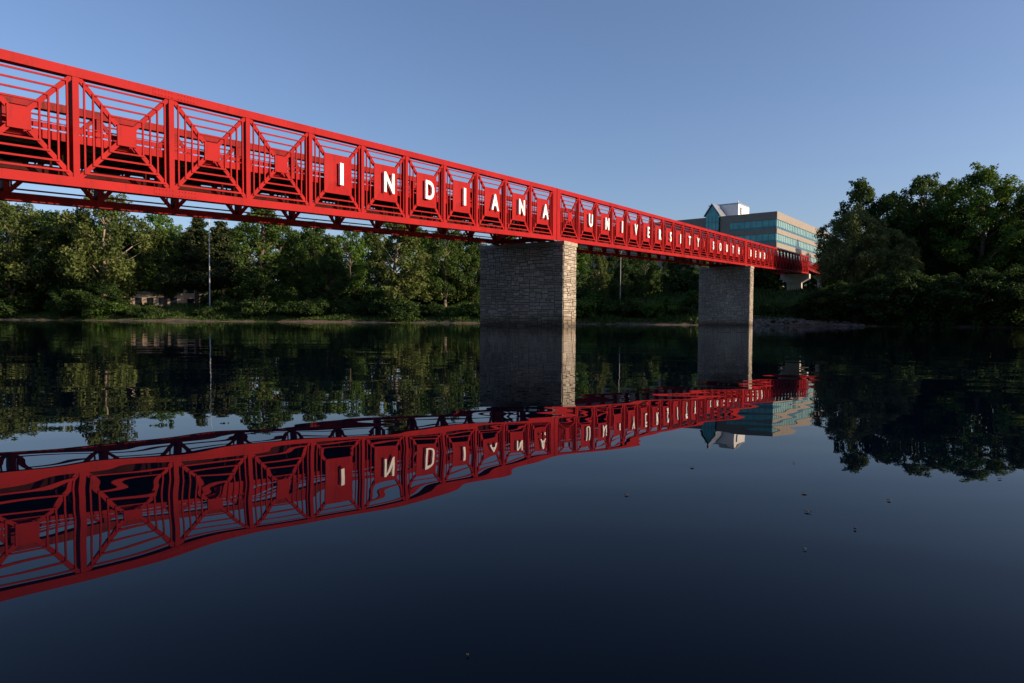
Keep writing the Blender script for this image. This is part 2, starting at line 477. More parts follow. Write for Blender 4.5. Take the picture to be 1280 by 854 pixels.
def build_span(i, s0, nb, sl, label):
    base = Vector((X0, Y0, 0)) + DV * s0
    root = thing('footbridge_span', label, 'bridge', (base.x, base.y, zbot(s0)), RZ, 'truss spans of the footbridge')
    LS = nb * LB
    e = 0.345
    def P(x, y, z): return (x, y, sl * x + z)
    def bar(m, x0, x1, y0, y1, z0, z1):
        m.hexa([P(x0, y0, z0), P(x1, y0, z0), P(x1, y1, z0), P(x0, y1, z0)], [P(x0, y0, z1), P(x1, y0, z1), P(x1, y1, z1), P(x0, y1, z1)])
    for side in (0, 1):
        ya, yb = (0, TD) if side == 0 else (BW, BW + TD)
        ys = (lambda y: y) if side == 0 else (lambda y: BW + TD - y)
        mat = M_RED if side == 0 else M_RED_DARK
        m = MB(); bar(m, -e, LS + e, ya, yb, HT - CH, HT); m.build('top_chord', mat, root)
        m = MB(); bar(m, -e, LS + e, ya, yb, 0, CH); m.build('bottom_chord', mat, root)
        # posts
        m = MB(); bar(m, -0.075, 0.075, ya + 0.012, yb - 0.012, CH + 0.001, HT - CH - 0.001)
        post = m.build('post', mat, root, loc=(LB, 0, sl * LB))
        for k in range(2, nb): place(post, root, (k * LB, 0, sl * k * LB))
        m = MB(); bar(m, -e, 0.07, ya + 0.004, yb - 0.004, CH + 0.001, HT - CH - 0.001); m.build('end_post', mat, root)
        m = MB(); bar(m, LS - 0.07, LS + e, ya + 0.004, yb - 0.004, CH + 0.001, HT - CH - 0.001); m.build('end_post', mat, root)
        # lattice panels
        protos = {}
        word = WORDS[i] if side == 0 else '.' * nb
        for k in range(nb):
            ch = word[k]; big = ch != '.'
            if big not in protos:
                lat, pl, cen = panel_mesh_parts(sl, big, ys)
                lm = lat.mesh('lattice_panel', mat); pm = pl.mesh('centre_plate', mat)
                protos[big] = (lm, pm, cen)
            lm, pm, cen = protos[big]
            lo = bpy.data.objects.new('lattice_panel', lm); COL.objects.link(lo); lo.parent = root; lo.location = (k * LB, 0, sl * k * LB)
            po = bpy.data.objects.new('centre_plate', pm); COL.objects.link(po); po.parent = lo
            if big:
                if ch not in LET: LET[ch] = letter_mesh(ch)
                le = bpy.data.objects.new('letter', LET[ch]); COL.objects.link(le); le.parent = lo
                le.location = (cen[0] + 0.01, 0, cen[1])
                le['label'] = 'white raised capital letter ' + ch
        # splice plates with bolt heads
        for k in ((3, 9, 15) if side == 0 else (2, 8, 14)):
            for zc in (CH / 2, HT - CH / 2):
                m = MB(); xc = k * LB + 0.1
                yy = ya - 0.008 if side == 0 else yb + 0.008
                y0, y1 = (yy, ya + 0.001) if side == 0 else (yb - 0.001, yy)
                bar(m, xc - 0.62, xc + 0.62, y0, y1, zc - 0.085, zc + 0.085)
                for a in range(13):
                    if a == 6: continue
                    for zz in (-0.055, 0.055):
                        px = xc - 0.56 + a * 0.0933
                        p = P(px, 0, zc + zz)
                        if side == 0: m.cyl((p[0], yy - 0.014, p[2]), (p[0], yy, p[2]), 0.014, n=6)
                        else: m.cyl((p[0], yy, p[2]), (p[0], yy + 0.014, p[2]), 0.014, n=6)
                m.build('splice_plate', mat, root)
    # deck
    zd = 1.09
    m = MB()
    nbd = int(LS / 0.15)
    for k in range(nbd):
        x = k * LS / nbd
        m.hexa([P(x, 0.30, zd + 0.14), P(x + LS / nbd - 0.008, 0.30, zd + 0.14), P(x + LS / nbd - 0.008, BW - 0.11, zd + 0.14), P(x, BW - 0.11, zd + 0.14)],
               [P(x, 0.30, zd + 0.19), P(x + LS / nbd - 0.008, 0.30, zd + 0.19), P(x + LS / nbd - 0.008, BW - 0.11, zd + 0.19), P(x, BW - 0.11, zd + 0.19)])
    m.build('deck', M_DECK, root)
    for yy in (0.42, 1.2, 1.93, 2.66, BW - 0.2):
        m = MB(); bar(m, -0.2, LS + 0.2, yy - 0.05, yy + 0.05, zd + 0.01, zd + 0.139); m.build('stringer', M_STEEL, root)
    m = MB(); bar(m, -0.06, 0.06, TD, BW, zd - 0.20, zd - 0.18); bar(m, -0.06, 0.06, TD, BW, zd - 0.01, zd + 0.009); bar(m, -0.008, 0.008, TD, BW, zd - 0.18, zd - 0.01)
    fb = m.build('floor_beam', M_RED_DARK, root)
    for k in range(1, nb + 1): place(fb, root, (k * LB, 0, sl * k * LB))
    for y0, y1 in ((0.235, 0.275), (BW - 0.085, BW - 0.045)):
        m = MB(); bar(m, 0, LS, y0, y1, zd - 0.005, zd + 0.20); m.build('fascia_board', M_RED, root)
        m = MB(); bar(m, 0, LS, y0, y1, zd + 0.245, zd + 0.345); m.build('toe_rail', M_RED, root)
        m = MB(); bar(m, 0, LS, y0 + 0.01, y1 - 0.01, zd + 0.385, zd + 0.41); m.build('toe_rail', M_RED, root)
    # box added to fill the dark band under the deck, hung like a duct
    m = MB(); bar(m, 0.1, LS - 0.1, 0.75, 1.25, 0.27, 0.54)
    for k in range(nb + 1):
        x = min(max(k * LB, 0.15), LS - 0.15)
        bar(m, x - 0.03, x + 0.03, 0.72, 0.749, 0.24, zd - 0.01); bar(m, x - 0.03, x + 0.03, 1.251, 1.28, 0.24, zd - 0.01)
    m.build('dark_band_duct', M_DUCT, root)
    # bearing pads and end cross frame
    for x in (-0.12, LS + 0.12):
        m = MB()
        bar(m, x - 0.07, x + 0.07, TD, BW, 0.02, 0.20)
        for a, b in ((0.3, BW / 2), (BW - 0.2, BW / 2)):
            p0 = Vector(P(x, a, 0.2)); p1 = Vector(P(x, b, zd - 0.1)); m.cyl(p0, p1, 0.05, n=4)
        m.build('end_frame', M_RED_DARK, root)
        for y in (TD / 2, BW + TD / 2):
            m = MB(); z = sl * x
            m.box((x - 0.2, y - 0.2, z - 0.055), (x + 0.2, y + 0.2, z - 0.004)); m.build('bearing_pad', M_STEEL, root)
    return root

S1 = -8 * LB
S2 = 10 * LB + GAP
S3 = S2 + 18 * LB + GAP
S3E = S3 + 18 * LB
build_span(1, S1, 18, SL1, 'nearest red truss span entering from the left, its letters reading INDIANA')
build_span(2, S2, 18, SL2, 'middle red truss span between the two stone piers, lettered UNIVERSITY SOUTH')
build_span(3, S3, 18, SL2, 'farthest red truss span beyond the second pier, lettered BEND')

# ------------------------------------------------------------------ stone piers
def ashlar(m, w, h, seed, put):
    """random ashlar courses; put(u, v, d) -> point, d is how far the stone stands proud"""
    r = random.Random(seed)
    cu, cv = 0.135, 0.098
    nu, nv = int(round(w / cu)), int(round(h / cv))
    cu, cv = w / nu, h / nv
    occ = [[False] * nv for _ in range(nu)]
    for j in range(nv):
        for i in range(nu):
            if occ[i][j]: continue
            sw, sh = r.choice([(2,1),(3,1),(4,1),(5,1),(3,1),(2,2),(3,2),(4,2),(5,2),(3,3),(4,2),(6,1),(1,1),(3,2),(5,1)])
            a = 0
            while a < sw and i + a < nu and not occ[i + a][j]: a += 1
            sw = a
            b = 1
            while b < sh and j + b < nv and all(not occ[i + q][j + b] for q in range(sw)): b += 1
            sh = b
            for p in range(sw):
                for q in range(sh): occ[i + p][j + q] = True
            g = 0.0095
            u0, u1, v0, v1 = i * cu + g, (i + sw) * cu - g, j * cv + g, (j + sh) * cv - g
            d = r.uniform(0.016, 0.040); ch = 0.012
            t = min(1, max(0, r.gauss(0.5, 0.22)))
            j4 = [r.uniform(-0.007, 0.007) for _ in range(4)]
            vs = [put(u0, v0, 0), put(u1, v0, 0), put(u1, v1, 0), put(u0, v1, 0),
                  put(u0 + ch, v0 + ch, d + j4[0]), put(u1 - ch, v0 + ch, d + j4[1]), put(u1 - ch, v1 - ch, d + j4[2]), put(u0 + ch, v1 - ch, d + j4[3])]
            m.add(vs, [(4,5,6,7),(0,1,5,4),(1,2,6,5),(2,3,7,6),(3,0,4,7)], t)

def build_pier(s, off, T, W, ztop, label, seed):
    """s, off: bridge coordinates of the near corner"""
    b = Vector((X0, Y0, 0)) + DV * s + QV * off
    root = thing('stone_pier', label, 'bridge pier', (b.x, b.y, 0), RZ, 'piers of the footbridge')
    zc = ztop - 0.20
    zl = -0.55
    m = MB(); m.box((0.001, 0.001, -1.7), (T - 0.001, W - 0.001, zc)); m.build('core', M_MORTAR, root)
    h = zc - zl
    for k, (wd, put) in enumerate(((W, lambda u, v, d: (-d, W - u, zl + v)), (T, lambda u, v, d: (u, -d, zl + v)),
                                   (W, lambda u, v, d: (T + d, u, zl + v)), (T, lambda u, v, d: (T - u, W + d, zl + v)))):
        m = MB(); ashlar(m, wd, h, seed + k, put); m.build('stone_facing', M_STONE, root)
    # cap stones
    m = MB(); n = 7; ov = 0.06
    for k in range(n):
        a = -ov + (W + 2 * ov) * k / n; c = -ov + (W + 2 * ov) * (k + 1) / n - 0.008
        m.box((-ov, a, zc + 0.002), (T / 2 - 0.004, c, ztop), rng.uniform(0.4, 0.8)); m.box((T / 2 + 0.004, a, zc + 0.002), (T + ov, c, ztop), rng.uniform(0.4, 0.8))
    m.build('cap_stone', M_STONE, root)
    return root
build_pier((10 + 0.119) * LB - 0.02, -0.203 * LB, 0.624 * LB, 2.246 * LB, 1.930 * LB - 0.04, 'nearer stone pier standing in the river under the first pair of spans', 21)
P2S = S3 - GAP + 0.35
build_pier(P2S, -0.203 * LB, 0.624 * LB, 2.32 * LB, zbot(P2S) - 0.05, 'farther stone pier near the far bank under the BEND lettering', 61)

# ------------------------------------------------------------------ landing support and curved ramp at the far end
E0 = Vector((X0, Y0, 0)) + DV * (S3E - 0.3)
zE = zbot(S3E)
ge = gh(E0.x, E0.y)
root = thing('landing_pier', 'concrete hammerhead support at the far end of the red footbridge', 'bridge pier', (E0.x, E0.y, 0), RZ)
m = MB()
m.prism([(-0.6, ge - 0.6), (0.6, ge - 0.6), (0.6, zE - 1.5), (-0.6, zE - 1.5)], 0.9, BW - 0.5); m.build('column', M_CONC, root)
m = MB()
yz = [(-0.3, zE - 0.06), (BW + 0.5, zE - 0.06), (BW + 0.5, zE - 0.8), (BW - 0.5, zE - 1.5), (0.9, zE - 1.5), (-0.3, zE - 0.8)]
m.add([(-0.8, y, z) for y, z in yz] + [(0.8, y, z) for y, z in yz], [tuple(range(5, -1, -1)), tuple(range(6, 12))] + [(k, (k + 1) % 6, 6 + (k + 1) % 6, 6 + k) for k in range(6)])
m.build('cap_beam', M_CONC, root)

rt = Vector((math.cos(AL), -math.sin(AL), 0))       # to the right of the bridge
E1 = Vector((X0, Y0, 0)) + DV * (S3E + 0.45) + QV * (BW / 2)
RR = 6.5
cen = E1 + DV * 1.0 + rt * RR
zdk = zE + 1.25
root = thing('curved_ramp', 'red railed concrete ramp curving down to the right from the footbridge end', 'ramp', (E1.x, E1.y, ge))
def rp(t, off, z):   # t 0..1 along half circle turning right
    if t < 0: p = E1 + DV * (1.0 + t * 20) - rt * off
    else:
        a = t * math.pi * 1.0
        p = cen + (-rt * math.cos(a) + DV * math.sin(a)) * (RR + off)
    return (p.x - E1.x, p.y - E1.y, zdk - ge - 2.6 * max(t, 0) + z)
ts = [-0.05] + [k / 24 for k in range(25)]
m = MB()
for a, b in zip(ts[:-1], ts[1:]):
    m.hexa([rp(a, -1.6, -0.35), rp(b, -1.6, -0.35), rp(b, 1.6, -0.35), rp(a, 1.6, -0.35)], [rp(a, -1.6, 0), rp(b, -1.6, 0), rp(b, 1.6, 0), rp(a, 1.6, 0)])
m.build('slab', M_RED_DARK, root)
for off in (-1.55, 1.55):
    m = MB()
    for z in (0.12, 0.5, 0.85, 1.15):
        for a, b in zip(ts[:-1], ts[1:]): m.cyl(rp(a, off, z), rp(b, off, z), 0.05 if z < 1 else 0.07, n=5)
    m.build('hand_rail', M_RED, root)
    m = MB()
    for k in range(49):
        t = k / 48; m.cyl(rp(t, off, 0), rp(t, off, 1.15), 0.04, n=4)
    m.build('railing_pickets', M_RED, root)
for t in (0.30, 0.72):
    p = Vector(rp(t, 0, -0.35)); q = rp(t, -1.5, -0.35); r_ = rp(t, 1.5, -0.35)
    m = MB(); m.cyl((p.x, p.y, -1), (p.x, p.y, p.z - 0.7), 0.35, n=12); m.cyl((p.x, p.y, p.z - 0.9), (p.x, p.y, p.z), 0.36, 1.3, n=12); m.build('column', M_CONC, root)

# ------------------------------------------------------------------ glass topped office building
BX, BY = 65.3, 170.0
bz0 = 5.0
root = thing('office_building', 'stone and teal glass office building with gabled atrium and white penthouse, behind the bridge', 'building', (BX, BY, 0), R(52))
LY, LX, TOP = 60.0, 52.0, 28.1
m = MB(); m.box((0.35, 0.35, bz0 - 3), (LX, LY, TOP - 0.02)); m.build('wall', M_ROOF, root)
bands = [(26.2 - 3.45 * k) for k in range(5)]
def stone_strip(z0, z1, y_from=0.0):
    m = MB()
    for k in range(int(LX / 4)): m.box((k * 4 + 0.01 + (0.0 if k else 0), -0.02, z0), (k * 4 + 3.99, 0.36, z1))
    m.build('stone_band', M_WALL, root); m = MB()
    for k in range(int(LY / 4)):
        a, b = k * 4 + 0.361 if k == 0 else k * 4 + 0.01, k * 4 + 3.99
        if b > 14.4 and a < 18.4: continue
        m.box((-0.02, a, z0), (0.36, b, z1))
        if k in (2, 4):
            m.build('stone_band', M_WALL, root); m = MB()
    m.build('stone_band', M_WALL, root)
    # narrow infill around the atrium
    for a, b in ((12.01, 14.38), (18.42, 19.99)):
        m = MB(); m.box((-0.02, a, z0), (0.36, b, z1)); m.build('stone_band', M_WALL, root)
stone_strip(26.2, TOP)
for zt in bands:
    gt, gm, gb = zt, zt - 1.65, zt - 2.25
    # right face: full glass band; left face: glass from t=0.4 to 11.9 and beyond the atrium
    for (nm, mat, z0, z1) in (('window', M_TEAL, gm, gt), ('spandrel', M_TEALDARK, gb, gm)):
        a = MB(); a.box((0.12, 0.12, z0), (LX, 0.34, z1 - 0.004)); wobj = a.build(nm, M_TEALPALE if nm == 'window' else mat, root)
        b = MB(); b.box((0.12, 0.345, z0), (0.34, 11.9, z1 - 0.004)); wobj2 = b.build(nm, mat, root)
        if nm == 'window':
            # mullions hang as one comb-shaped frame from the head rail
            comb = [(0.1, z1 - 0.01), (0.1, z0)]
            for k in range(34):
                comb += [(k * 1.5 + 0.18, z0), (k * 1.5 + 0.18, z1 - 0.09), (k * 1.5 + 1.6, z1 - 0.09), (k * 1.5 + 1.6, z0)]
            comb += [(51.18, z0), (51.18, z1 - 0.01)]
            f = MB(); f.prism(comb, 0.06, 0.119); f.build('mullion', M_TEALDARK, wobj)
            comb = [(0.5, z1 - 0.01), (0.5, z0)]
            for k in range(7):
                comb += [(k * 1.5 + 0.58, z0), (k * 1.5 + 0.58, z1 - 0.09), (k * 1.5 + 2.0, z1 - 0.09), (k * 1.5 + 2.0, z0)]
            comb += [(11.08, z0), (11.08, z1 - 0.01)]
            f = MB(); nn = len(comb)
            f.add([(0.06, y, z) for y, z in comb] + [(0.119, y, z) for y, z in comb], [tuple(range(nn)), tuple(range(2*nn-1, nn-1, -1))] + [(q, nn+q, nn+(q+1) % nn, (q+1) % nn) for q in range(nn)])
            f.build('mullion', M_TEALDARK, wobj2)
    m = MB(); m.box((-0.02, 11.9, gb), (0.36, 14.38, gt - 0.003)); m.build('wall_panel', M_WALL, root)
    m = MB(); m.box((-0.02, 18.42, gb), (0.36, LY, gt - 0.003)); m.build('wall_panel', M_WALL, root)
    if zt > 13: stone_strip(zt - 3.45, gb - 0.003)
stone_strip(bz0 - 2, bands[-1] - 2.253)
# atrium with gable, facing -x
ag = MB(); y0, y1 = 14.5, 18.3; ym = 16.4; zE_, zP = 28.6, 31.4
def gab(m, x0, x1, ins, zb, ze, zp):
    a = [(y0 + ins, zb), (y1 - ins, zb), (y1 - ins, ze), (ym, zp), (y0 + ins, ze)]
    n = 5
    m.add([(x0, y, z) for y, z in a] + [(x1, y, z) for y, z in a], [tuple(range(n)), tuple(range(2*n-1, n-1, -1))] + [(k, n+k, n+(k+1) % n, (k+1) % n) for k in range(n)])
gab(ag, -0.5, 0.3, 0.15, 24.6, zE_ - 0.2, zP - 0.35); gl = ag.build('atrium_glass', M_TEAL, root)
f = MB()
for y in (15.45, 16.4, 17.35): f.box((-0.56, y - 0.05, 24.6), (-0.501, y + 0.05, 28.4))
f.box((-0.555, y0 + .16, 26.6), (-0.502, y1 - .16, 26.68)); f.build('mullion', M_TEALDARK, gl)
d = MB(); d.box((-0.5, y0 + 0.15, bz0), (0.3, y1 - 0.15, 24.55)); d.build('spandrel', M_TEALDARK, root)
r_ = MB()
for (ya, za, yb_, zb_) in ((y0 - 0.25, zE_ - 0.3, ym, zP), (y1 + 0.25, zE_ - 0.3, ym, zP)):
    r_.hexa([(-0.9, ya, za), (9, ya, za), (9, yb_, zb_), (-0.9, yb_, zb_)], [(-0.9, ya, za + 0.22), (9, ya, za + 0.22), (9, yb_, zb_ + 0.22), (-0.9, yb_, zb_ + 0.22)])
r_.build('atrium_roof', M_METALROOF, root)
m = MB(); m.box((0.3, y0 - 0.1, TOP), (9, y1 + 0.1, zE_ - 0.1)); m.build('gable_wall', M_WHITEWALL, root)
# white penthouse, set back
m = MB(); m.box((5.2, 11.6, TOP - 0.02), (13.5, 19.5, 31.9)); ph = m.build('penthouse', M_WHITEWALL, root)
m = MB(); m.box((5.0, 11.4, 31.9), (13.7, 19.7, 32.1)); m.build('parapet', M_METALROOF, ph)
m = MB(); m.box((6.6, 11.52, TOP + 1.2), (7.5, 11.6, TOP + 3.0)); m.build('door', M_DARKGLASS, ph)
m = MB(); m.cyl((5.3, 11.7, 32.1), (5.3, 11.7, 32.6), 0.12); m.build('vent', M_WHITEWALL, ph)

# ------------------------------------------------------------------ low beige building, pavilion, mast, lamp, car (left, behind the trees)
Zb = 150.0
bx = px_x(150, Zb); gz = gh(px_x(200, Zb), Zb)
root = thing('campus_building', 'low beige building with dark windows half hidden behind the left trees', 'building', (bx, Zb, gz - 0.3), R(4))
m = MB(); m.box((0, 0, 0), (13, 9, 3.6)); m.box((13.002, 1.5, 0), (22, 9, 6.1)); m.build('wall', M_BEIGE, root)
m = MB(); m.box((-0.4, -0.4, 3.602), (13.0, 9.4, 3.9)); m.box((12.8, 1.1, 6.102), (22.4, 9.4, 6.4)); m.build('roof', M_ROOF, root)
def window(x, y, z, w_, h_):
    a = MB(); a.box((x, y - 0.03, z), (x + w_, y + 0.02, z + h_)); wo_ = a.build('window', M_DARKGLASS, root)
    a = MB(); a.box((x - 0.08, y - 0.07, z - 0.1), (x + w_ + 0.08, y - 0.002, z - 0.002)); a.build('sill', M_CONC, wo_)
for k in range(5): window(0.8 + k * 2.5, 0, 1.0, 1.4, 1.6)
for k in range(3):
    window(13.8 + k * 2.8, 1.5, 0.9, 1.5, 1.6); window(13.8 + k * 2.8, 1.5, 3.7, 1.5, 1.5)

px0 = px_x(262, 146); gz = gh(px0, 146)
root = thing('pavilion', 'small green roofed pavilion right of the beige building', 'pavilion', (px0, 146, gz), 0)
for x in (0, 4.2):
    for y in (0, 3.5):
        m = MB(); m.cyl((x, y, -0.3), (x, y, 2.7), 0.09, n=6); m.build('post', M_POLE, root)
m = MB(); m.add([(-0.6,-0.6,2.7),(4.8,-0.6,2.7),(4.8,4.1,2.7),(-0.6,4.1,2.7),(1.6,1.75,4.3),(2.6,1.75,4.3)], [(0,3,2,1),(0,1,5,4),(1,2,5),(2,3,4,5),(3,0,4)]); m.build('roof', M_GREENROOF, root)

zt = px_z(262, 268, 124); x = px_x(262.5, 124); gz = gh(x, 124)
root = thing('flagpole', 'tall slender white pole rising above the left bank pines', 'pole', (x, 124, gz))
m = MB(); hh = zt - gz
m.cyl((0, 0, -0.3), (0, 0, hh * 0.5), 0.115, 0.09, 8); m.cyl((0, 0, hh * 0.5), (0, 0, hh), 0.08, 0.05, 8); m.build('shaft', M_POLE, root)
m = MB(); m.cyl((0, 0, 0), (0, 0, 0.35), 0.32, 0.24, 10); m.build('base', M_CONC, root)
m = MB(); m.cyl((0, 0, hh), (0, 0, hh + 0.22), 0.14, 0.06, 8); m.build('finial', M_POLE, root)

LZ = 100.0
x = px_x(774.5, LZ); gz = gh(x, LZ); zt = px_z(775, 313, LZ)
root = thing('street_lamp', 'grey street lamp with a curved arm among trees between the two piers', 'street lamp', (x, LZ, gz))
m = MB(); m.cyl((0, 0, -0.3), (0, 0, zt - gz - 0.5), 0.075, 0.05, 8); m.build('pole', M_GREYPOLE, root)
m = MB(); pts = [(0, 0, zt - gz - 0.5), (0.15, 0, zt - gz - 0.15), (0.5, 0, zt - gz), (1.1, 0, zt - gz + 0.05)]; m.path(pts, [0.06, 0.05, 0.05, 0.04]); m.build('arm', M_GREYPOLE, root)
m = MB(); m.hexa([(0.9, -0.14, zt-gz-0.06), (1.6, -0.12, zt-gz-0.04), (1.6, 0.12, zt-gz-0.04), (0.9, 0.14, zt-gz-0.06)], [(0.95, -0.08, zt-gz+0.12), (1.5, -0.06, zt-gz+0.1), (1.5, 0.06, zt-gz+0.1), (0.95, 0.08, zt-gz+0.12)]); m.build('lamp_head', M_POLE, root)

def build_car(px, Z, label):
    x = px_x(px, Z); root = thing('parked_car', label, 'car', (x, Z, gh(x, Z)), R(3))
    m = MB()
    prof = [(-2.2, 0.35), (2.2, 0.35), (2.25, 0.75), (1.9, 0.92), (1.0, 0.98), (0.45, 1.42), (-1.2, 1.46), (-1.95, 1.02), (-2.25, 0.9)]
    n = len(prof)
    vs = [(a, -0.86, z) if z < 1 else (a * 0.97, -0.70, z) for a, z in prof] + [(a, 0.86, z) if z < 1 else (a * 0.97, 0.70, z) for a, z in prof]
    m.add(vs, [tuple(range(n)), tuple(range(2*n-1, n-1, -1))] + [(k, n+k, n+(k+1) % n, (k+1) % n) for k in range(n)])
    m.build('body', M_CAR, root)
    m = MB(); m.prism([(-1.55, 1.0), (0.75, 1.0), (0.35, 1.36), (-1.15, 1.38)], -0.845, -0.72); m.prism([(-1.55, 1.0), (0.75, 1.0), (0.35, 1.36), (-1.15, 1.38)], 0.72, 0.845); m.build('side_window', M_DARKGLASS, root)
    for a in (-1.4, 1.4):
        for s in (-1, 1):
            m = MB(); m.cyl((a, s * 0.68, 0.33), (a, s * 0.88, 0.33), 0.33, n=14); wh = m.build('wheel', M_TYRE, root)
            m = MB(); m.cyl((a, s * 0.881, 0.33), (a, s * 0.90, 0.33), 0.19, n=10); m.build('rim', M_GREYPOLE, wh)
build_car(64, 141, 'silver car parked in the shade under the far left trees')

# ------------------------------------------------------------------ trees
def leaves_mesh(name, mat, clumps, per, size, seed, droop=0.0, flat=0.8, outer=0.6):
    """clumps: list of (x,y,z,r,tint). Small quads spread through each clump."""
    r = np.random.default_rng(seed)
    V = []; T = []
    allc = np.array([c[:3] for c in clumps]); cm = allc.mean(0)
    for (cx, cy, cz, cr, tint) in clumps:
        n = max(8, int(per * (cr ** 2)))
        d = r.normal(size=(n, 3)); d /= np.linalg.norm(d, axis=1)[:, None]
        rad = cr * (r.uniform(0.15, 1, n) ** outer)
        p = d * rad[:, None] * np.array([1, 1, flat]) + np.array([cx, cy, cz])
        p += r.normal(size=(n, 3)) * cr * 0.10
        p[:, 2] -= droop * (rad / cr) ** 2 * cr
        nrm = d * 0.7 + r.normal(size=(n, 3)) * 0.6 + np.array([0, 0, 0.25])
        nrm /= np.linalg.norm(nrm, axis=1)[:, None]
        a = np.cross(nrm, r.normal(size=(n, 3))); a /= np.linalg.norm(a, axis=1)[:, None]
        b = np.cross(nrm, a)
        s = size * r.uniform(0.6, 1.35, n)[:, None]
        V.append(np.stack([p - a * s, p - b * s * 0.55, p + a * s, p + b * s * 0.55], 1).reshape(-1, 3))
        T.append(np.clip(tint + r.normal(size=n) * 0.14, 0, 1))
    V = np.concatenate(V); T = np.concatenate(T)
    nf = len(T)
    me = bpy.data.meshes.new(name)
    me.vertices.add(len(V)); me.vertices.foreach_set('co', V.astype('f').ravel())
    me.loops.add(nf * 4); me.loops.foreach_set('vertex_index', np.arange(nf * 4, dtype='i'))
    me.polygons.add(nf); me.polygons.foreach_set('loop_start', np.arange(0, nf * 4, 4, dtype='i')); me.polygons.foreach_set('loop_total', np.full(nf, 4, dtype='i'))
    me.materials.append(mat)
    at = me.attributes.new('tint', 'FLOAT', 'FACE'); at.data.foreach_set('value', T.astype('f'))
    me.update(); me.validate()
    return me

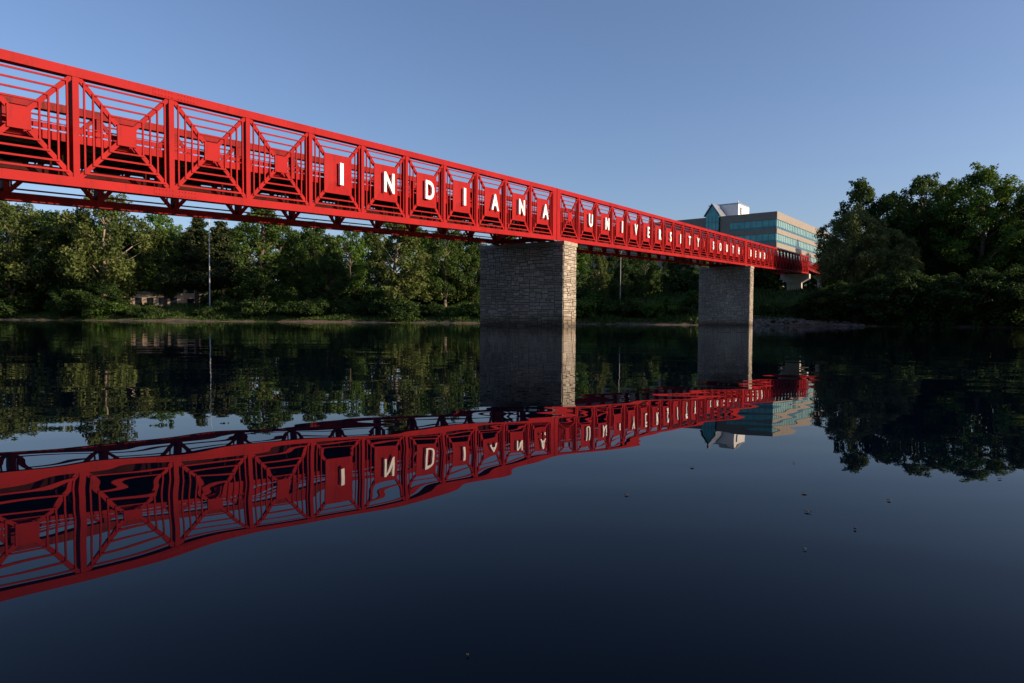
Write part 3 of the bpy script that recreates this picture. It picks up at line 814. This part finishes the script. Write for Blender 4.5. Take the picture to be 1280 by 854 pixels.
def tree_proto(kind, seed, H, Rw, mat, bark=M_BARK, base=0.18, ncl=46, size=0.24, per=95):
    r = random.Random(seed)
    tb = MB(); cl = []
    lean = (r.uniform(-0.04, 0.04) * H, r.uniform(-0.04, 0.04) * H)
    r0 = 0.020 * H + 0.08
    if kind == 'pine':
        tb.path([(0, 0, -0.5), (lean[0] * .5, 0, H * 0.5), (lean[0], lean[1], H * 0.97)], [r0 * .8, r0 * .55, 0.04], 7)
        z = H * base
        while z < H * 0.985:
            f = (z - H * base) / (H * (1 - base))
            rr = Rw * (1 - f) ** 0.75 * r.uniform(0.65, 1.1) + 0.35
            nn = 5 if f < 0.8 else 3
            a0 = r.uniform(0, 6.28)
            for k in range(nn):
                a = a0 + k * 6.28 / nn + r.uniform(-0.3, 0.3); L = rr * r.uniform(0.6, 1.05)
                cx, cy = lean[0] * z / H, lean[1] * z / H
                e = (cx + math.cos(a) * L, cy + math.sin(a) * L, z + 0.10 * L)
                tb.cyl((cx, cy, z), e, 0.05, 0.02, 4, False)
                tn = r.uniform(0.15, 0.85)
                for q in (0.35, 0.68, 0.98):
                    cl.append((cx + math.cos(a) * L * q, cy + math.sin(a) * L * q, z + 0.12 * L * q + r.uniform(-.3, .3), 0.30 * L + 0.42, min(1, max(0, tn + r.uniform(-.15, .15)))))
            z += H * r.uniform(0.032, 0.055)
        lm = leaves_mesh('crown', mat, cl, per * 1.3, size * 0.85, seed, flat=0.62)
    elif kind == 'shrub':
        for k in range(6):
            a = r.uniform(0, 6.28); L = r.uniform(0.3, 0.8) * Rw
            tb.path([(0, 0, -0.3), (math.cos(a) * L * .5, math.sin(a) * L * .5, H * 0.4), (math.cos(a) * L, math.sin(a) * L, H * 0.75)], [0.06, 0.04, 0.02], 5)
        for k in range(ncl):
            a = r.uniform(0, 6.28); q = r.random() ** 0.5; zz = r.random()
            e = math.sqrt(max(0.05, 1 - (zz - 0.25) ** 2 * 1.6))
            cl.append((math.cos(a) * Rw * q * e, math.sin(a) * Rw * q * e, H * (0.08 + 0.85 * zz) * (1 - 0.25 * q), r.uniform(0.16, 0.30) * H, r.uniform(0.1, 0.9)))
        lm = leaves_mesh('crown', mat, cl, per, size, seed)
    else:
        sp = [(0, 0, -0.6)]
        rad = [r0 * 1.25]
        topf = {'broad': 0.62, 'tall': 0.85, 'syc': 0.72, 'round': 0.5, 'open': 0.7}[kind]
        nseg = 6
        for k in range(1, nseg + 1):
            f = k / nseg
            sp.append((lean[0] * f + r.uniform(-1, 1) * 0.012 * H, lean[1] * f + r.uniform(-1, 1) * 0.012 * H, H * topf * f)); rad.append(r0 * (1 - 0.75 * f))
        tb.path(sp, rad, 8)
        zc0 = H * base; zc1 = H
        def env(f):     # crown radius factor at height fraction f of the crown
            if kind == 'broad': return math.sin(math.pi * min(1, 0.12 + f * 0.86)) ** 0.6
            if kind == 'tall': return math.sin(math.pi * min(1, 0.10 + f * 0.88)) ** 0.7 * (1.05 - 0.35 * f)
            if kind == 'syc': return math.sin(math.pi * min(1, 0.15 + f * 0.83)) ** 0.55
            if kind == 'round': return math.sqrt(max(0, 1 - (2 * f - 0.92) ** 2 * 0.85))
            return math.sin(math.pi * min(1, 0.08 + f * 0.9)) ** 0.8
        # a few main limb directions give an uneven outline
        lobes = [(r.uniform(0, 6.28), r.uniform(0.1, 0.95), r.uniform(0.25, 0.45)) for _ in range(7)]
        for k in range(ncl):
            f = (k + r.random()) / ncl
            a = k * 2.39996 + r.uniform(-0.5, 0.5)
            rr = Rw * env(f)
            bulge = 1.0
            for la, lf, lw in lobes:
                da = math.atan2(math.sin(a - la), math.cos(a - la))
                bulge += 0.28 * math.exp(-(da / 0.7) ** 2 - ((f - lf) / 0.16) ** 2)
            q = r.uniform(0.25, 1.0) ** 0.55
            L = rr * q * bulge * r.uniform(0.72, 0.98)
            z = zc0 + (zc1 - zc0) * f * 0.94
            c = (lean[0] + math.cos(a) * L, lean[1] + math.sin(a) * L, z)
            cr = Rw * r.uniform(0.17, 0.30) * (0.8 + 0.3 * (1 - f))
            if kind == 'open': cr *= 0.85
            tn = min(1, max(0, r.gauss(0.45, 0.25)))
            cl.append((*c, cr, tn))
            for _ in range(2):
                cl.append((c[0] + r.uniform(-1, 1) * cr, c[1] + r.uniform(-1, 1) * cr, c[2] + r.uniform(-.8, .8) * cr, cr * r.uniform(0.4, 0.65), min(1, max(0, tn + r.uniform(-.2, .2)))))
            # limb
            if k % 2 == 0:
                zs = min(H * topf * 0.97, max(H * 0.12, z - L * r.uniform(0.6, 1.0)))
                i = min(nseg - 1, int(zs / (H * topf) * nseg)); fr = zs / (H * topf) * nseg - i
                p = [sp[i][q_] * (1 - fr) + sp[i + 1][q_] * fr for q_ in range(2)]
                mid = ((p[0] + c[0]) / 2 + r.uniform(-.3, .3), (p[1] + c[1]) / 2 + r.uniform(-.3, .3), zs * 0.45 + c[2] * 0.55 + 0.3)
                tb.path([(p[0], p[1], zs), mid, c], [r0 * 0.42 * (1 - 0.6 * f), r0 * 0.22 * (1 - 0.6 * f), 0.03], 5)
        lm = leaves_mesh('crown', mat, cl, per, size, seed, droop=0.25 if kind == 'round' else 0.12)
    return dict(trunk=tb.mesh('trunk', bark, True), crown=lm, H=H)

PR = {
 'broadA': tree_proto('broad', 1, 17, 6.4, L_MID),
 'broadB': tree_proto('broad', 2, 17, 7.0, L_DARK, ncl=52),
 'broadL': tree_proto('broad', 33, 8, 4.6, L_DARK, base=0.0, ncl=60, size=0.17, per=200),
 'broadC': tree_proto('broad', 3, 16, 5.4, L_BRIGHT, ncl=42),
 'tallA': tree_proto('tall', 4, 20, 5.6, L_PALE, M_BARKPALE, 0.10, 62),
 'tallB': tree_proto('tall', 5, 20, 5.2, L_MID, base=0.14, ncl=56),
 'syc': tree_proto('syc', 6, 20, 7.2, L_PALE, M_BARKPALE, 0.24, 44, per=80),
 'sycB': tree_proto('syc', 16, 20, 7.2, L_MID, M_BARKPALE, 0.16, 52, per=85),
 'pineA': tree_proto('pine', 7, 18, 3.9, L_PINE, base=0.22),
 'pineB': tree_proto('pine', 8, 17, 2.9, L_PINE, base=0.25),
 'round': tree_proto('round', 9, 14, 7.0, L_OLIVE, base=0.08, ncl=72, size=0.17, per=170),
 'open': tree_proto('open', 10, 19, 6.6, L_MID, base=0.20, ncl=66, size=0.20, per=125),
 'openB': tree_proto('open', 12, 19, 7.0, L_BRIGHT, base=0.18, ncl=66, size=0.20, per=120),
 'shrubA': tree_proto('shrub', 13, 3.6, 2.6, L_MID, ncl=30, size=0.15, per=230),
 'shrubB': tree_proto('shrub', 14, 3.2, 2.4, L_BRIGHT, ncl=26, size=0.15, per=230),
 'shrubC': tree_proto('shrub', 15, 3.8, 2.8, L_DARK, ncl=30, size=0.15, per=230),
}
def tree(name, proto, x, y, h, label, group=None, wid=1.0, rz=None, cat='tree'):
    p = PR[proto]
    root = thing(name, label, cat, (x, y, gh(x, y) - 0.05), rng.uniform(0, 6.28) if rz is None else rz, group)
    k = h / p['H']
    root.scale = (k * wid, k * wid, k)
    for part in ('trunk', 'crown'):
        nm = part if name != 'shrub' else {'trunk': 'stems', 'crown': 'foliage'}[part]
        o = bpy.data.objects.new(nm, p[part]); COL.objects.link(o); o.parent = root
    return root
def tpx(name, proto, px, py, Z, label, **kw):
    x = px_x(px, Z); g_ = gh(x, Z)
    return tree(name, proto, x, Z, (px_z(px, py, Z) - g_) * (1.035 if px < 1000 else 0.985), label, **kw)

# left bank, from the frame edge to the first pier
tpx('sycamore_tree', 'syc', 14, 252, 124, 'pale leaved tree with whitish limbs at the left edge of the frame', wid=1.05)
tpx('broadleaf_tree', 'broadB', 62, 268, 134, 'dark tree in the gap between the two pale leaved trees at far left', wid=1.0)
tpx('sycamore_tree', 'syc', 132, 240, 122, 'tall pale green tree with a forked light trunk, left of the beige building', wid=1.0, rz=1.2)
tpx('broadleaf_tree', 'broadB', 100, 268, 127, 'dark tree just left of the forked pale trunk', wid=0.8)
tpx('broadleaf_tree', 'broadC', 200, 270, 163, 'green rounded tree rising behind the beige building', wid=1.0)
tpx('broadleaf_tree', 'open', 207, 290, 130, 'small dark tree with a leaning forked trunk before the beige building', wid=1.0, rz=0.5)
tpx('pine_tree', 'pineA', 246, 274, 129, 'dark layered pine just left of the tall white pole', wid=1.25)
tpx('pine_tree', 'pineB', 280, 279, 131, 'narrower pine just right of the tall white pole', wid=1.35)
tpx('broadleaf_tree', 'tallB', 326, 256, 120, 'big dark green tree with a pointed top, right of the two pines', wid=1.25)
tpx('broadleaf_tree', 'broadA', 396, 281, 124, 'round topped green tree between the pointed tree and the bright one', wid=0.85)
tpx('broadleaf_tree', 'broadC', 437, 286, 127, 'bright green tree left of the big pale cottonwood', wid=0.8)
tpx('cottonwood_tree', 'tallA', 492, 264, 113, 'large pale grey green tree with a light trunk left of the nearer pier', wid=1.2)
tpx('broadleaf_tree', 'sycB', 556, 284, 118, 'green tree close against the left side of the nearer pier', wid=0.85)
tpx('broadleaf_tree', 'broadB', 415, 318, 119, 'low dark tree leaning over the water below the round topped one', wid=0.9)
tpx('broadleaf_tree', 'broadA', 590, 310, 121, 'lower green tree partly behind the left edge of the nearer pier', wid=1.0)
# between the piers
tpx('poplar_tree', 'tallA', 746, 312, 108, 'narrow pale tree just right of the nearer pier', wid=0.72)
tpx('broadleaf_tree', 'sycB', 806, 314, 112, 'light green tree right of the street lamp, between the piers', wid=0.8)
tpx('broadleaf_tree', 'broadB', 778, 330, 104, 'dark tree low behind the street lamp between the piers', wid=1.0)
tpx('broadleaf_tree', 'broadB', 852, 322, 108, 'dark tree just left of the farther pier', wid=1.1)
tpx('broadleaf_tree', 'broadA', 905, 325, 116, 'tree hidden mostly behind the farther pier', wid=1.0)
# backdrop wood as single trees
BK = [(-50,268),(0,275),(45,285),(95,272),(150,280),(180,290),(222,292),(262,300),(305,286),(350,283),(378,292),(420,298),(460,290),(510,284),(545,292),(585,296),(630,296),(675,300),(712,306),(730,312),(765,318),(800,320),(835,322),(875,322),(925,338),(958,342)]
for k, (a, b) in enumerate(BK):
    tpx('broadleaf_tree', ['broadB', 'broadA', 'tallB', 'broadC', 'sycB'][k % 5], a, b, 150 + (k * 7) % 18 - (a > 600) * 16, 'tree of the dark wood behind the waterside trees', group='backdrop trees of the wood', wid=1.15)
# right bank
tpx('willow_tree', 'round', 1062, 262, 92, 'grey olive round crowned tree right of the footbridge end', wid=0.92)
tpx('willow_tree', 'round', 1112, 286, 90, 'lower olive tree right of the round crowned one', wid=0.95)
tpx('broadleaf_tree', 'tallB', 1068, 219, 101, 'tall tree whose top rises behind the olive tree at the bridge end', wid=0.85)
tpx('broadleaf_tree', 'broadB', 1112, 240, 100, 'dark tree in the dip between the tall right bank trees', wid=0.8)
tpx('broadleaf_tree', 'open', 1152, 214, 94, 'tall open crowned tree with a dark trunk, in the middle of the right group', wid=0.9)
tpx('broadleaf_tree', 'openB', 1222, 208, 88, 'tallest right bank tree with a light airy top', wid=1.1)
tpx('broadleaf_tree', 'broadC', 1188, 226, 96, 'bright green tree between the middle and the tallest right bank trees', wid=0.9)
tpx('broadleaf_tree', 'broadA', 1252, 232, 90, 'rounded tree just right of the tallest right bank tree', wid=1.0)
tpx('broadleaf_tree', 'broadB', 1130, 262, 96, 'dark tree between the lower olive tree and the middle trunk', wid=1.1)
tpx('broadleaf_tree', 'open', 1296, 222, 84, 'thin topped tree cut by the right edge of the frame', wid=0.9)
tpx('broadleaf_tree', 'broadB', 1185, 255, 92, 'dark tree filling behind the trunks of the right bank trees', wid=1.05)
tpx('broadleaf_tree', 'broadB', 1262, 268, 92, 'dark tree behind the airy topped one at right', wid=1.1)
tpx('broadleaf_tree', 'broadA', 1052, 330, 122, 'low tree beneath the curved ramp', wid=0.8)
for a, b, lb in [(12, 338, 'low dark bushy tree at the water, at the left edge of the frame'), (128, 352, 'low dark bushy tree at the foot of the forked pale trunk'),
                 (92, 358, 'low bushy tree right of the silver car')]:
    Z = 118.0
    for _ in range(30): Z = float(shore_far(px_x(a, Z))) + 4.0
    tpx('broadleaf_tree', 'broadL', a, b, Z, lb, wid=1.2 if a < 160 else 0.9)
# low trees leaning over the water on the dark right bank
for a, b, dz, lb in [(1010, 372, 3.0, 'lowest leafy tree hanging over the rocks under the curved ramp'), (1048, 352, 3.5, 'low dark tree leaning over the water left of the olive trees'),
                     (1092, 345, 3.0, 'low dark tree at the water under the olive trees'), (1138, 338, 3.0, 'low dark tree at the water below the middle trunk of the right group'),
                     (1182, 342, 3.0, 'low dark tree at the water left of the pale trunk'), (1228, 335, 2.5, 'low dark tree at the water under the tallest right bank tree'),
                     (1276, 332, 2.5, 'low dark tree at the water against the right edge of the frame')]:
    Z = 80.0
    for _ in range(30): Z = float(shore_far(px_x(a, Z))) + dz
    tpx('broadleaf_tree', 'broadL', a, b, Z, lb, wid=1.35)
# unseen trees added behind and left of the camera to cut sky fill
for k, (x, y, h) in enumerate([(-70, 4, 19), (-58, -4, 21), (-46, -8, 20), (-36, -14, 22), (-27, -18, 20), (-18, -20, 21), (-9, -19, 22), (0, -22, 20), (9, -25, 21), (19, -30, 20), (-62, -16, 23), (-40, -26, 23), (-20, -32, 23), (2, -34, 22)]):
    tree('broadleaf_tree', ['broadB', 'tallB', 'broadA', 'sycB'][k % 4], x, y, h, 'unseen tree added on the near bank behind the camera to block sky light', group='added sky blocking trees on the near bank', wid=1.2)
# trees further along the same bank, outside the frame to the right
for k, (x, y, h) in enumerate([(96, 76, 9), (112, 66, 9), (104, 86, 10), (128, 52, 10), (146, 48, 11), (88, 92, 10), (134, 70, 11), (156, 62, 12), (86, 64, 10), (94, 58, 10), (103, 53, 10), (113, 48, 10), (80, 70, 9)]):
    tree('broadleaf_tree', ['broadB', 'tallB', 'broadA', 'open'][k % 4], x, y, h, 'tree further along the right bank beyond the frame', group='right bank trees beyond the frame', wid=1.15)
for k, (a, b) in enumerate([(938, 330), (952, 326), (966, 328), (980, 333), (992, 335), (1008, 338), (1026, 326), (1050, 300), (1100, 290), (1150, 280), (1200, 280), (1250, 285), (1300, 280)]):
    tpx('broadleaf_tree', ['broadB', 'broadA', 'tallB'][k % 3], a, b, 134 - (a - 942) * 0.06, 'tree of the wood behind the right bank trees', group='backdrop trees on the right', wid=1.2)

# trees close to the office building
tree('broadleaf_tree', 'tallB', 104, 177, 26, 'tall tree by the office building, hidden behind the right bank trees', group='trees by the office building', wid=0.9)
tree('broadleaf_tree', 'broadA', 112, 184, 24, 'tall tree by the office building, hidden behind the right bank trees', group='trees by the office building', wid=0.9)
# understorey under the wood
r = random.Random(41)
xs = -125.0
while xs < 90:
    z = float(shore_far(xs)) + r.uniform(17, 34)
    pxx = 640 + F_PX * xs / z
    if not (150 < pxx < 262 and z < 152) and not (45 < pxx < 85) and not (975 < pxx < 1040 and z < 122):
        tree('shrub', r.choice(['shrubC', 'shrubA', 'shrubC']), xs, z, r.uniform(3.6, 6.0) * (0.6 if pxx > 940 else 1), 'tall shadowed shrub under the wood behind the waterside trees', group='understorey shrubs of the wood', wid=r.uniform(1.1, 1.5), cat='bush')
    xs += r.uniform(1.8, 3.4)
# bushes along the far bank
r = random.Random(5)
k = 0
xs = -100.0
while xs < 78:
    z = float(shore_far(xs)) + r.uniform(3.0, 8.5)
    pxx = 640 + F_PX * xs / z
    bare = pxx < 40 or 205 < pxx < 225
    if 165 < pxx < 250: z = float(shore_far(xs)) + r.uniform(2, 5)
    if not (bare and r.random() < 0.6) and not (28 < xs < 37 and r.random() < 0.7):
        p = r.choice(['shrubA', 'shrubB', 'shrubC', 'shrubC'])
        h = r.uniform(1.6, 3.9) if pxx > 90 else r.uniform(1.0, 2.4)
        if 165 < pxx < 250: h *= 0.62
        if pxx > 940: p = 'shrubC'
        tree('shrub', p, xs, z, h, 'leafy bush on the far bank under the trees', group='bushes along the far bank', wid=r.uniform(1.0, 1.5), cat='bush')
    xs += r.uniform(1.6, 3.0)
    k += 1

# riprap under the bridge end
def riprap():
    m = MB(); r = random.Random(9)
    for k in range(620):
        x = r.uniform(26, 41); d = r.random() ** 1.3 * 4.2 - 0.3
        y = float(shore_far(x)) + d
        z = gh(x, y)
        s = r.uniform(0.12, 0.38)
        vs = []
        for i in range(3):
            n = 5
            for j in range(n):
                a = 6.283 * j / n + i * 0.4; q = (0.75, 1.0, 0.55)[i] * r.uniform(0.8, 1.2)
                vs.append((x + math.cos(a) * s * q, y + math.sin(a) * s * q, z + s * (-0.3, 0.3, 0.75)[i] * r.uniform(0.8, 1.2)))
        fs = [tuple(range(4, -1, -1)), (10, 11, 12, 13, 14)]
        for i in range(2):
            for j in range(5): fs.append((i*5+j, i*5+(j+1) % 5, (i+1)*5+(j+1) % 5, (i+1)*5+j))
        m.add(vs, fs)
    o = m.build('riprap', M_ROCK); tag(o, 'broken grey stones heaped along the waterline right of the farther pier', 'rocks', kind='stuff')
riprap()

# weeds: blades and low leaves on the left bank
def weeds():
    r = np.random.default_rng(3)
    n = 60000
    x = r.uniform(-105, 60, n); d = 0.5 + r.random(n) ** 1.5 * 16
    y = shore_far(x) + d; z = ground(x, y)
    h = np.clip((d - 0.2) * 0.5, 0.15, 1) * r.uniform(0.15, 0.65, n) * (0.5 + 0.8 * (np.sin(x * 0.6) * 0.5 + 0.5)); a = r.uniform(0, 3.14, n); w_ = r.uniform(0.05, 0.14, n)
    ca, sa = np.cos(a) * w_, np.sin(a) * w_
    lx, ly = r.normal(size=n) * 0.12, r.normal(size=n) * 0.12
    V = np.stack([np.stack([x - ca, y - sa, z - 0.03], -1), np.stack([x + ca, y + sa, z - 0.03], -1), np.stack([x + ca * .3 + lx, y + sa * .3 + ly, z + h], -1), np.stack([x - ca * .3 + lx, y - sa * .3 + ly, z + h], -1)], 1).reshape(-1, 3)
    me = bpy.data.meshes.new('weeds')
    me.vertices.add(len(V)); me.vertices.foreach_set('co', V.astype('f').ravel())
    me.loops.add(n * 4); me.loops.foreach_set('vertex_index', np.arange(n * 4, dtype='i'))
    me.polygons.add(n); me.polygons.foreach_set('loop_start', np.arange(0, n * 4, 4, dtype='i')); me.polygons.foreach_set('loop_total', np.full(n, 4, dtype='i'))
    me.materials.append(L_MID)
    at = me.attributes.new('tint', 'FLOAT', 'FACE'); at.data.foreach_set('value', r.random(n).astype('f'))
    me.update()
    o = bpy.data.objects.new('weeds', me); COL.objects.link(o); tag(o, 'low weeds and grass covering the far bank', 'weeds', kind='stuff')
weeds()

# leaves floating on the river
def floater(px, py, s, label):
    Z = CAM_H * F_PX / (py - horizon_y(px)); x = px_x(px, Z)
    m = MB(); rr = random.Random(px)
    n = 9; vs = []
    for j in range(n):
        a = 6.283 * j / n; q = 0.55 * s * (1 if j % 2 else 0.62) * rr.uniform(0.8, 1.2)
        vs.append((math.cos(a) * q, math.sin(a) * q * 0.7, 0.0008 + rr.uniform(0, 0.0008)))
    m.add(vs + [(p[0], p[1], p[2] - 0.0006) for p in vs], [tuple(range(n)), tuple(range(2*n-1, n-1, -1))] + [(j, n+j, n+(j+1) % n, (j+1) % n) for j in range(n)])
    o = m.build('floating_leaf', M_LEAFDROP); o.location = (x, Z, 0.0006); o.rotation_euler = (0, 0, rr.uniform(0, 6.28))
    tag(o, label, 'leaf', 'leaves floating on the river')
for px, py, s, lb in [(1010, 619, 0.008, 'small dark leaf afloat, upper of the pair below the building reflection'), (1015, 643, 0.007, 'small dark leaf afloat, lower of the pair below the building reflection'),
                      (868, 586, 0.007, 'small dark leaf afloat just left of the building reflection'), (996, 580, 0.006, 'tiny leaf afloat under the reflected building corner'),
                      (1117, 628, 0.006, 'small leaf afloat below the dark tree reflections'), (786, 621, 0.006, 'lone small leaf afloat below the bridge reflection'),
                      (1075, 665, 0.005, 'small leaf afloat lower right of the leaf pair'), (1256, 601, 0.006, 'small leaf afloat near the right edge of the frame'),
                      (1012, 691, 0.004, 'tiny leaf afloat, lowest of those at right'), (586, 828, 0.0022, 'pale speck of leaf afloat close to the bottom edge')]:
    floater(px, py, s, lb)
